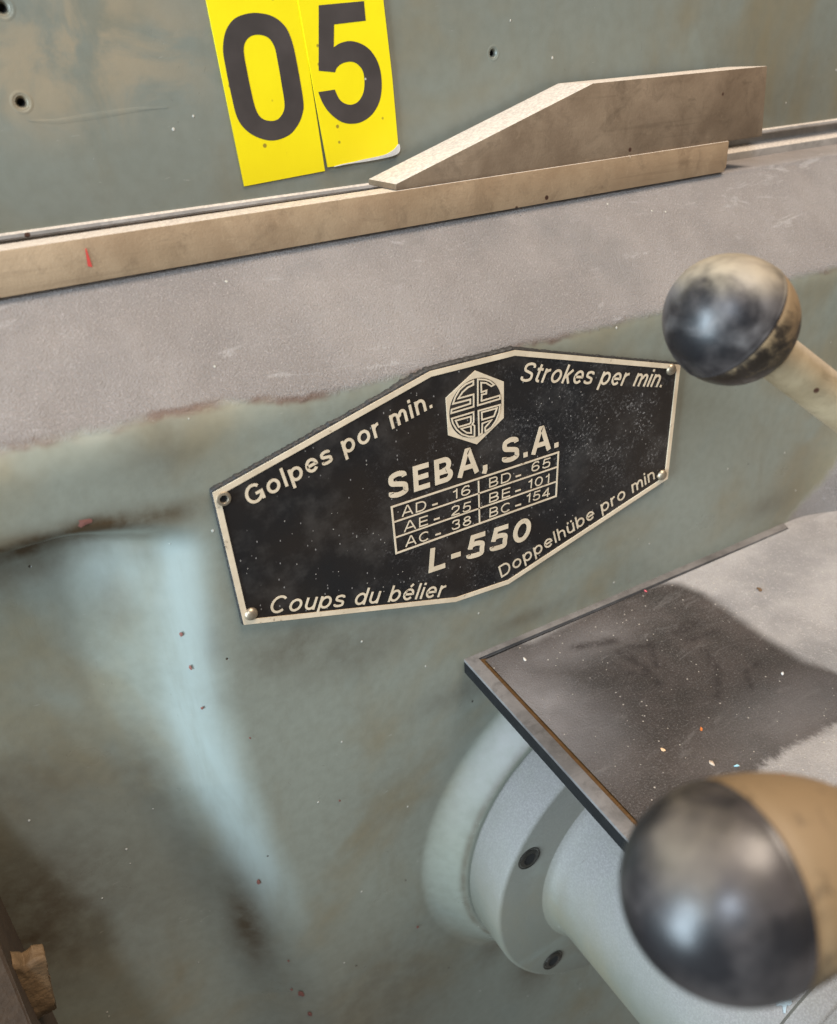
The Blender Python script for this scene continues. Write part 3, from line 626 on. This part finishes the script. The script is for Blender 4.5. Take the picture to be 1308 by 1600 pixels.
stroke([[lerp(TL, BL, 1/3), lerp(TR, BR, 1/3)], [lerp(TL, BL, 2/3), lerp(TR, BR, 2/3)], [(685, 372), (692, 640)]], .00052, 'table_rules', npl, closed=False, conv=cz, y=YF-.00003)
P_ = lambda x, y: zg(x, y)
capn = .0034
for r, (l1, n1, l2, n2) in enumerate([('AD', '16', 'BD', '65'), ('AE', '25', 'BE', '101'), ('AC', '38', 'BC', '154')]):
    o1 = [((195, 604), (352, 556)), ((208, 702), (362, 652)), ((218, 796), (372, 748))][r]
    o2 = [((515, 494), (634, 456)), ((508, 600), (636, 562)), ((512, 690), (638, 650))][r]
    o3 = [((750, 418), (892, 372)), ((750, 515), (886, 471)), ((752, 608), (890, 563))][r]
    o4 = [((1020, 318), (1142, 282)), ((996, 427), (1138, 384)), ((985, 516), (1138, 470))][r]
    d1 = [((390, 528), (424, 517)), ((400, 621), (436, 610)), ((410, 718), (444, 707))][r]
    d2 = [((922, 346), (956, 335)), ((920, 440), (954, 429)), ((920, 533), (956, 522))][r]
    for tx, (a, b) in ((l1, o1), (n1, o2), (l2, o3), (n2, o4)): text('table_text', tx, P_(*a), P_(*b), capn, .125, .04, .16)
    for (a, b) in (d1, d2): stroke([[a, b]], .00055, 'table_dash', npl, closed=False, conv=cz)
# emblem
ez = lambda x, y: onY(680+x/10.667, 560+y/10.667, YF)[[0, 2]]
em = flat('emblem', [[tuple(ez(*p)) for p in [(665, 200), (1140, 385), (1140, 990), (690, 1430), (215, 1280), (175, 660)]]], YF-.00005, .00010, M_gold, npl)
ctr = ez(672, 826); rad = .5*(np.linalg.norm(ez(1105, 700)-ctr)+np.linalg.norm(ez(238, 900)-ctr))
dsk = flat('emblem_disc', [[(ctr[0]+rad*math.cos(2*math.pi*k/64), ctr[1]+rad*math.sin(2*math.pi*k/64)) for k in range(64)]], YF-.00012, .00006, M_enamel, em)
dsk.location = (0, 0, 0)
S_ = [(630, 370), (630, 435), (540, 480), (450, 560), (380, 665), (635, 595), (635, 800), (262, 910), (268, 850), (580, 750), (580, 680), (290, 755), (330, 640), (400, 520), (500, 430)]
E_ = [(705, 345), (705, 780), (1075, 670), (1070, 615), (765, 705), (770, 600), (845, 585), (850, 530), (765, 560), (760, 400), (840, 405), (930, 460), (975, 435), (900, 375), (820, 350)]
B1 = [(270, 1000), (635, 890), (635, 1060), (612, 1095), (650, 1120), (650, 1300), (560, 1300), (440, 1260), (350, 1180), (290, 1080)]
B2 = [(335, 1035), (590, 965), (590, 1060), (570, 1085), (385, 1140)]; B3 = [(425, 1170), (590, 1125), (595, 1240), (520, 1235)]
A1 = [(715, 870), (1075, 770), (1060, 900), (1010, 1030), (930, 1150), (830, 1215), (825, 1150), (880, 1090), (940, 1020), (780, 1080), (775, 1245), (725, 1275)]
A2 = [(770, 895), (1025, 825), (975, 960), (775, 1020)]
mg = stroke([S_, E_, B1, B2, B3, A1, A2], .00048, 'emblem_monogram', em, y=YF-.00019, conv=ez); mg.location = (0, 0, 0)
# rivets
for i, (px, py, ht) in enumerate([(392, 959, 1), (1048, 577, 1), (1034, 742, 1), (349, 779, 0)]):
    c = onY(px, py, YF)[[0, 2]]; r = .0020
    if ht:
        rv = sharp(bm_obj('rivet', lathe([(r*1.02, YF), (r, YF-.0004), (r*.8, YF-.0010), (r*.45, YF-.0014), (0, YF-.0015)], tuple(c), 28), M_rivet, npl), 80)
        rv['label'] = 'domed rivet head'
    else:
        rv = sharp(bm_obj('rivet', lathe([(r*1.05, YF), (r*.95, YF-.0006), (r*.62, YF-.0007), (r*.50, YF-.0002), (r*.4, YF+.0003)], tuple(c), 28), M_rivet, npl), 50)
        rv['label'] = 'dark sunken rivet hole'
        h = bm_obj('bore', lathe([(r*.50, YF-.0003), (r*.3, YF-.0001), (0, YF-.0001)], tuple(c), 20), M_hole); h.parent = rv

# ------------------------------------------------------------------ shaft housing with ring
hub = tag(empty('shaft_housing', (XC, -.03, ZC)), 'grey-green round housing with a screwed ring and thick dusty cylinder sticking out below the shelf', 'shaft housing')
Y1 = -.0317
rg = [(.0660, -.0090), (.0672, -.0112), (.0679, -.0116), (.0681, -.0124), (.0681, Y1+.0018), (.0676, Y1+.0006), (.0664, Y1), (.0470, Y1), (.0462, Y1-.0004)]
ring = sharp(bm_obj('ring', lathe(rg, (XC, ZC), 160), M_hub, hub), 60)
cy = [(.0478, Y1+.0002), (.0462, Y1-.0010), (.0450, Y1-.0028), (.0445, Y1-.0060), (.0443, -.1205), (.0440, -.1212), (.0418, -.1214), (.0418, -.1290), (.0440, -.1292), (.0443, -.1298), (.0443, -.165), (.041, -.1675), (0, -.168)]
sharp(bm_obj('cylinder', lathe(cy, (XC, ZC), 160), M_hub, hub), 30)
for k, (px, py) in enumerate([(827, 1341), (864, 1500)]):
    c = onY(px, py, Y1)[[0, 2]]; r = .0045
    so = sharp(bm_obj('set_screw', lathe([(r*1.12, Y1-.00005), (r*1.05, Y1-.0003), (r, Y1-.0002), (r*.94, Y1+.0006), (r*.9, Y1-.0003), (r*.62, Y1-.0006), (r*.5, Y1-.0002)], tuple(c), 36), M_screw, hub), 35)
    hx = bm_obj('hex_socket', lathe([(r*.60, Y1-.00042), (r*.4, Y1-.0004), (0, Y1-.0004)], tuple(c), 6), M_hole); hx.parent = so
for ang in (20, 75, 310):
    a = math.radians(ang); c = (XC+.0601*math.cos(a), ZC+.0601*math.sin(a)); r = .0045
    so = sharp(bm_obj('set_screw', lathe([(r*1.12, Y1-.00005), (r*1.05, Y1-.0003), (r*.9, Y1-.0003), (r*.6, Y1-.0004), (r*.4, Y1)], c, 24), M_screw, hub), 35)
def on_cylinder(px, py, r):
    d = ray(px, py); a = d[0]**2+d[2]**2; ox, oz = CAM[0]-XC, CAM[2]-ZC; b = ox*d[0]+oz*d[2]; return CAM+(-b-math.sqrt(max(0, b*b-a*(ox*ox+oz*oz-r*r))))/a*d
bm = bmesh.new(); cpt = bm.verts.new(on_cylinder(1226, 1562, .0447)); fl_ = []
for k in range(26):
    a = 2*math.pi*k/26; rr = 14*(1+.30*math.sin(5*a)+random.uniform(-.25, .25)); fl_.append(bm.verts.new(on_cylinder(1226+rr*math.cos(a)*.7, 1562+rr*math.sin(a)*1.1, .0446)))
for k in range(26): bm.faces.new((cpt, fl_[k], fl_[(k+1) % 26]))
o = bm_obj('paint_flake', bm, plain('pale_blue_old_paint', (0.30, 0.36, 0.38), .6), hub); o['label'] = 'pale blue flake of old paint on the cylinder'
# ------------------------------------------------------------------ shelf
ZT = -.1883
shelf = tag(empty('cast_shelf', (.2, -.04, ZT)), 'grey cast-iron shelf with raised rim and dark patch, jutting out below the nameplate', 'shelf')
def hz(poly, z0, z1, name, mat, parent, bev=.0003):
    bm = bmesh.new(); t = [bm.verts.new((x, y, z1)) for x, y in poly]; b = [bm.verts.new((x, y, z0)) for x, y in poly]; n = len(poly)
    bm.faces.new(t); bm.faces.new(b[::-1])
    for i in range(n): bm.faces.new((t[i], b[i], b[(i+1) % n], t[(i+1) % n]))
    if bev: bmesh.ops.bevel(bm, geom=bm.edges[:], offset=bev, segments=2, profile=.6, affect='EDGES')
    return sharp(bm_obj(name, bm, mat, parent), 30)
FRY = -.1080
c0 = onZ(725, 1030, ZT); cf = onZ(970, 1300, ZT); kx = (cf[0]-c0[0])/(cf[1]-c0[1])
L0 = lambda y, off=0.: c0[0]+kx*y+off
hz([(L0(.002), .002), (L0(FRY), FRY), (.46, FRY), (.46, .002)], ZT-.0062, ZT-.0012, 'slab', M_trayedge, shelf, .0005)
hz([(L0(.0015), .0015), (L0(FRY), FRY), (L0(FRY, .0050), FRY), (L0(-.0022, .0044), -.0022), (.2845, -.0040), (.2875, .0015)], ZT-.0012, ZT, 'rim', M_trayrim, shelf, .0003)
hz([(L0(-.001, .002), -.001), (L0(FRY+.001, .002), FRY+.001), (L0(FRY+.001, .0085), FRY+.001), (L0(-.004, .0085), -.004)], ZT-.0011, ZT-.00075, 'rusty_groove', M_rust, shelf, 0)
hz([(.2848, -.0045), (.2878, .0020), (.459, .0020), (.459, -.0045)], ZT-.0012, ZT-.00035, 'back_web', steel_mat('dusty_cast_web', (0.20, 0.19, 0.185), (0.32, 0.30, 0.29), .75, 0), shelf, 0)
def insert():
    xs = np.arange(.1, .46, .0008); ys = np.arange(FRY+.0006, -.0038, .0008)
    X, Y = np.meshgrid(xs, ys); X0 = L0(Y, .0064); X = np.maximum(X, X0)
    s_ = sstep((X-.285)/.02)
    Z = np.full_like(X, ZT-.0003)+.00012*(fbm(X, Y, 300, 8)-.5)
    nx, ny = len(xs), len(ys); co = np.stack([X, Y, Z], -1).reshape(-1, 3)
    # skirt
    i, j = np.meshgrid(np.arange(ny-1), np.arange(nx-1), indexing='ij'); a = (i*nx+j).ravel(); quads = np.stack([a, a+1, a+nx+1, a+nx], 1)
    area_ok = (co[quads[:, 1], 0]-co[quads[:, 0], 0] > 1e-6) | (co[quads[:, 2], 0]-co[quads[:, 3], 0] > 1e-6); quads = quads[area_ok]
    me = bpy.data.meshes.new('insert'); me.from_pydata(co.tolist(), [], quads.tolist()); me.update()
    z = lambda x, y: tuple(onZ(x, y, ZT)[:2])
    dark = [z(700, 1010), z(830, 1000), z(930, 948), z(985, 920), z(1030, 908), z(1062, 910), z(1100, 925), z(1150, 960), z(1200, 995), z(1255, 1030), z(1330, 1055), (.42, -.075), z(1330, 1120), z(1262, 1155), z(1215, 1180), z(1190, 1200), z(1180, 1222), (.17, -.12), (.1, -.12)]  # outline of the dark patch, tone fades across its border
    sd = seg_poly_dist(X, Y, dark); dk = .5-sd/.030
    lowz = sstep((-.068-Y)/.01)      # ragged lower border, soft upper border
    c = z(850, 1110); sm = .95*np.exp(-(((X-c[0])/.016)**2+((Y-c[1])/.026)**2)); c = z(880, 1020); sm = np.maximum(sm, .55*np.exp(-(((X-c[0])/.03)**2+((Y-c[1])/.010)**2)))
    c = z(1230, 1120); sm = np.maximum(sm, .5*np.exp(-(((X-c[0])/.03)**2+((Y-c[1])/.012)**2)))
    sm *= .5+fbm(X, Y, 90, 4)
    bl = np.zeros_like(X)
    for a_, b_, wd in [((972, 1018), (1008, 1045), .0022), ((985, 1010), (1018, 1008), .0018), ((985, 1050), (1010, 1055), .0012), ((1010, 1045), (1030, 1068), .0016), ((1075, 1000), (1120, 985), .0014), ((1100, 1015), (1125, 1050), .0015), ((1122, 1050), (1122, 1088), .0014), ((1165, 1050), (1185, 1035), .0012), ((1168, 1055), (1175, 1075), .0010), ((1060, 985), (1090, 975), .003), ((1015, 1000), (1025, 1040), .0012), ((900, 1010), (960, 1000), .002)]:
        pa, pb = z(*a_), z(*b_); bl = np.maximum(bl, np.exp(-(seg_dist(X, Y, pa, pb)/wd)**2))
    set_attr(me, 'wear_light', np.stack([np.clip(dk, 0, 1), lowz, np.clip(sm, 0, 1), np.clip(bl, 0, 1)], -1).reshape(-1, 4))
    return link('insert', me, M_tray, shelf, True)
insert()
hz([(L0(-.0045, .0068), -.0045), (L0(FRY+.0012, .0068), FRY+.0012), (.459, FRY+.0012), (.459, -.0045)], ZT-.0012, ZT-.0006, 'insert_edge', M_trayrim, shelf, 0)
# crumbs on the shelf
def crumbs():
    bm = bmesh.new(); rnd = random.Random(3)
    for k in range(380):
        x = rnd.uniform(.125, .30); y = rnd.uniform(FRY+.003, -.005); r = rnd.choice([.00006, .00007, .0001, .00016])*rnd.uniform(.7, 1.2)
        if x < L0(y, .008): continue
        m = Matrix.Translation((x, y, ZT-.0003+r*.5)) @ Matrix.Rotation(rnd.uniform(0, 6), 4, 'Z') @ Matrix.Diagonal((rnd.uniform(.7, 2.2), .8, .5, 1))
        bmesh.ops.create_icosphere(bm, subdivisions=1, radius=r, matrix=m)
    o = bm_obj('metal_crumbs', bm, plain('pale_crumbs', (0.50, 0.45, 0.38), .7)); tag(o, 'pale dust crumbs and swarf scattered over the grey shelf', 'swarf', kind='stuff')
crumbs()
def fragment(px, py, size, colour, label, seed):
    p = onZ(px, py, ZT); bm = bmesh.new(); bmesh.ops.create_icosphere(bm, subdivisions=2, radius=size*.8); rnd = random.Random(seed)
    for v in bm.verts:
        v.co = Vector((v.co.x*1.5, v.co.y*.75, v.co.z*.5)); v.co += mnoise.noise_vector(v.co*1500+Vector((seed, 0, 0)))*size*.35
    o = bm_obj('paint_fragment', bm, plain('fragment_colour', colour, .6)); o.location = (p[0], p[1], ZT+size*.3-.0003); o.rotation_euler = (0, 0, rnd.uniform(0, 6))
    tag(o, label, 'paint fragment', 'small fragments lying on the shelf')
fragment(1096, 1139, .0007, (0.75, 0.22, 0.05), 'orange paint fragment lying on the dark patch of the shelf', 1)
fragment(1151, 1196, .00065, (0.35, 0.62, 0.72), 'pale blue paint fragment near the lower edge of the dark patch', 2)
fragment(1112, 1192, .0010, (0.70, 0.55, 0.42), 'largest cream fragment just above the near knob', 3)
fragment(820, 1030, .0008, (0.75, 0.70, 0.62), 'white fragment near the left rusty corner of the shelf', 4)
fragment(1223, 1052, .0008, (0.85, 0.83, 0.80), 'white fragment at the right end of the dark patch', 5)
fragment(1009, 923, .0006, (0.75, 0.12, 0.14), 'red fragment beside the back rim of the shelf', 6)
fragment(1036, 1171, .0007, (0.72, 0.45, 0.25), 'thin tan sliver left of the cream fragment', 7)
fragment(1187, 921, .0011, (0.14, 0.07, 0.025), 'brown rust crumb on the pale dusty part of the shelf', 8)
fragment(1222, 1212, .0006, (0.75, 0.15, 0.18), 'pink fragment on the pale dusty strip near the knob', 9)

# ------------------------------------------------------------------ levers with knobs
def lever(name, centre, axis, Rk, mat, label, length, r_sh, shmat, bl=1.02):
    """centre: seam circle centre, axis: unit vector towards the domed end"""
    e = tag(empty(name, centre), label, 'lever handle')
    n = 72; prof = []
    h = 1.10*Rk
    for t in np.linspace(0, 1, 26): a = t*math.pi/2; prof.append((Rk*math.sin(a), h*math.cos(a)))
    prof = prof[:-1]+[(Rk*.998, .035*Rk), (Rk*1.005, .018*Rk), (Rk*1.006, 0), (Rk*1.002, -.014*Rk), (Rk*.994, -.026*Rk)]
    front = list(prof)+[(Rk*.985, -.034*Rk)]; prof = []; bL = bl*Rk
    for t in np.linspace(.06, 1, 22):
        a = t*math.pi/2*.80; prof.append((Rk*.995*math.cos(a)**.92, -bL*math.sin(a)))
    prof.append((r_sh*1.02, prof[-1][1]-.0004)); prof.append((0, prof[-1][1]))
    q = Vector(axis).to_track_quat('Z', 'Y')
    def build(pf, nm, mt, jag=0):
        bm = bmesh.new(); rings = []
        for r, z in pf:
            rings.append([bm.verts.new((0, 0, z))] if r < 1e-6 else [bm.verts.new((r*math.cos(2*math.pi*k/n), r*math.sin(2*math.pi*k/n), z)) for k in range(n)])
        for a, b in zip(rings[:-1], rings[1:]):
            for k in range(n):
                k2 = (k+1) % n
                if len(a) == 1: bm.faces.new((a[0], b[k], b[k2]))
                elif len(b) == 1: bm.faces.new((a[k], b[0], a[k2]))
                else: bm.faces.new((a[k], b[k], b[k2], a[k2]))
        o = bm_obj(nm, bm, mt, None, True); o.parent = e; o.rotation_mode = 'QUATERNION'; o.rotation_quaternion = q; sharp(o, 50); return o
    build(front, 'knob', mat); build([(Rk*.97, -.02*Rk)]+prof, 'knob_base', M_knobbase)
    z0 = -.75*Rk
    build([(0, z0), (r_sh, z0), (r_sh*1.0, -1.2*Rk), (r_sh*1.02, -length*.5), (r_sh*1.08, -length), (r_sh*.9, -length-.001), (0, -length-.001)], 'shaft', shmat)
    return e
rr_ = ray(1150, 1385); rr_ = (R3.T@rr_)/np.linalg.norm(rr_); ia = np.array([-.945, .325, 0.]); ia -= ia.dot(rr_)*rr_; ia /= np.linalg.norm(ia); axB = R3@(ia*math.sqrt(1-.55**2)-rr_*.55)
lever('lever_handle', (.1580, -.0670, -.0597), (-.7455, .2701, .6093), .0149, M_knobA, 'dusty black ball knob on tan shaft beside the top right corner of the nameplate', .12, .0057, M_shaft)
lever('lever_handle', (.0706, -.1528, -.1030), tuple(axB), .0144, M_knobB, 'smudged black ball knob on a short lever, largest and nearest, in front of the shelf', .11, .0082, M_shaft, 1.75)
for i, o in enumerate([o for o in bpy.data.objects if o.name.startswith('lever_handle')]): o['group'] = 'ball-knobbed lever handles'

# ------------------------------------------------------------------ lump of tape, lower left
pts = [(18, 1503), (38, 1506), (52, 1494), (70, 1492), (74, 1520), (88, 1572), (62, 1588), (42, 1598), (34, 1580), (22, 1545)]
ys_ = np.linspace(.014, -.05, 400); yc = next((y for y in ys_ if onY(40, 1545, y)[0] > face_x(y) and onY(62, 1545, y)[0] > face_x(y)), .0)
yc = min(ys_, key=lambda y: abs(onY(40, 1545, y)[0]-face_x(y)))-.0015
bm = prism([tuple(onY(x, y, yc)[[0, 2]]) for x, y in pts], yc-.0008, yc+.004); subdiv_jitter(bm, 3, .0006, 30)
o = bm_obj('tape_scrap', bm, M_lump, None, True); tag(o, 'crumpled brown scrap of tape stuck in the dark lower left corner', 'tape scrap')
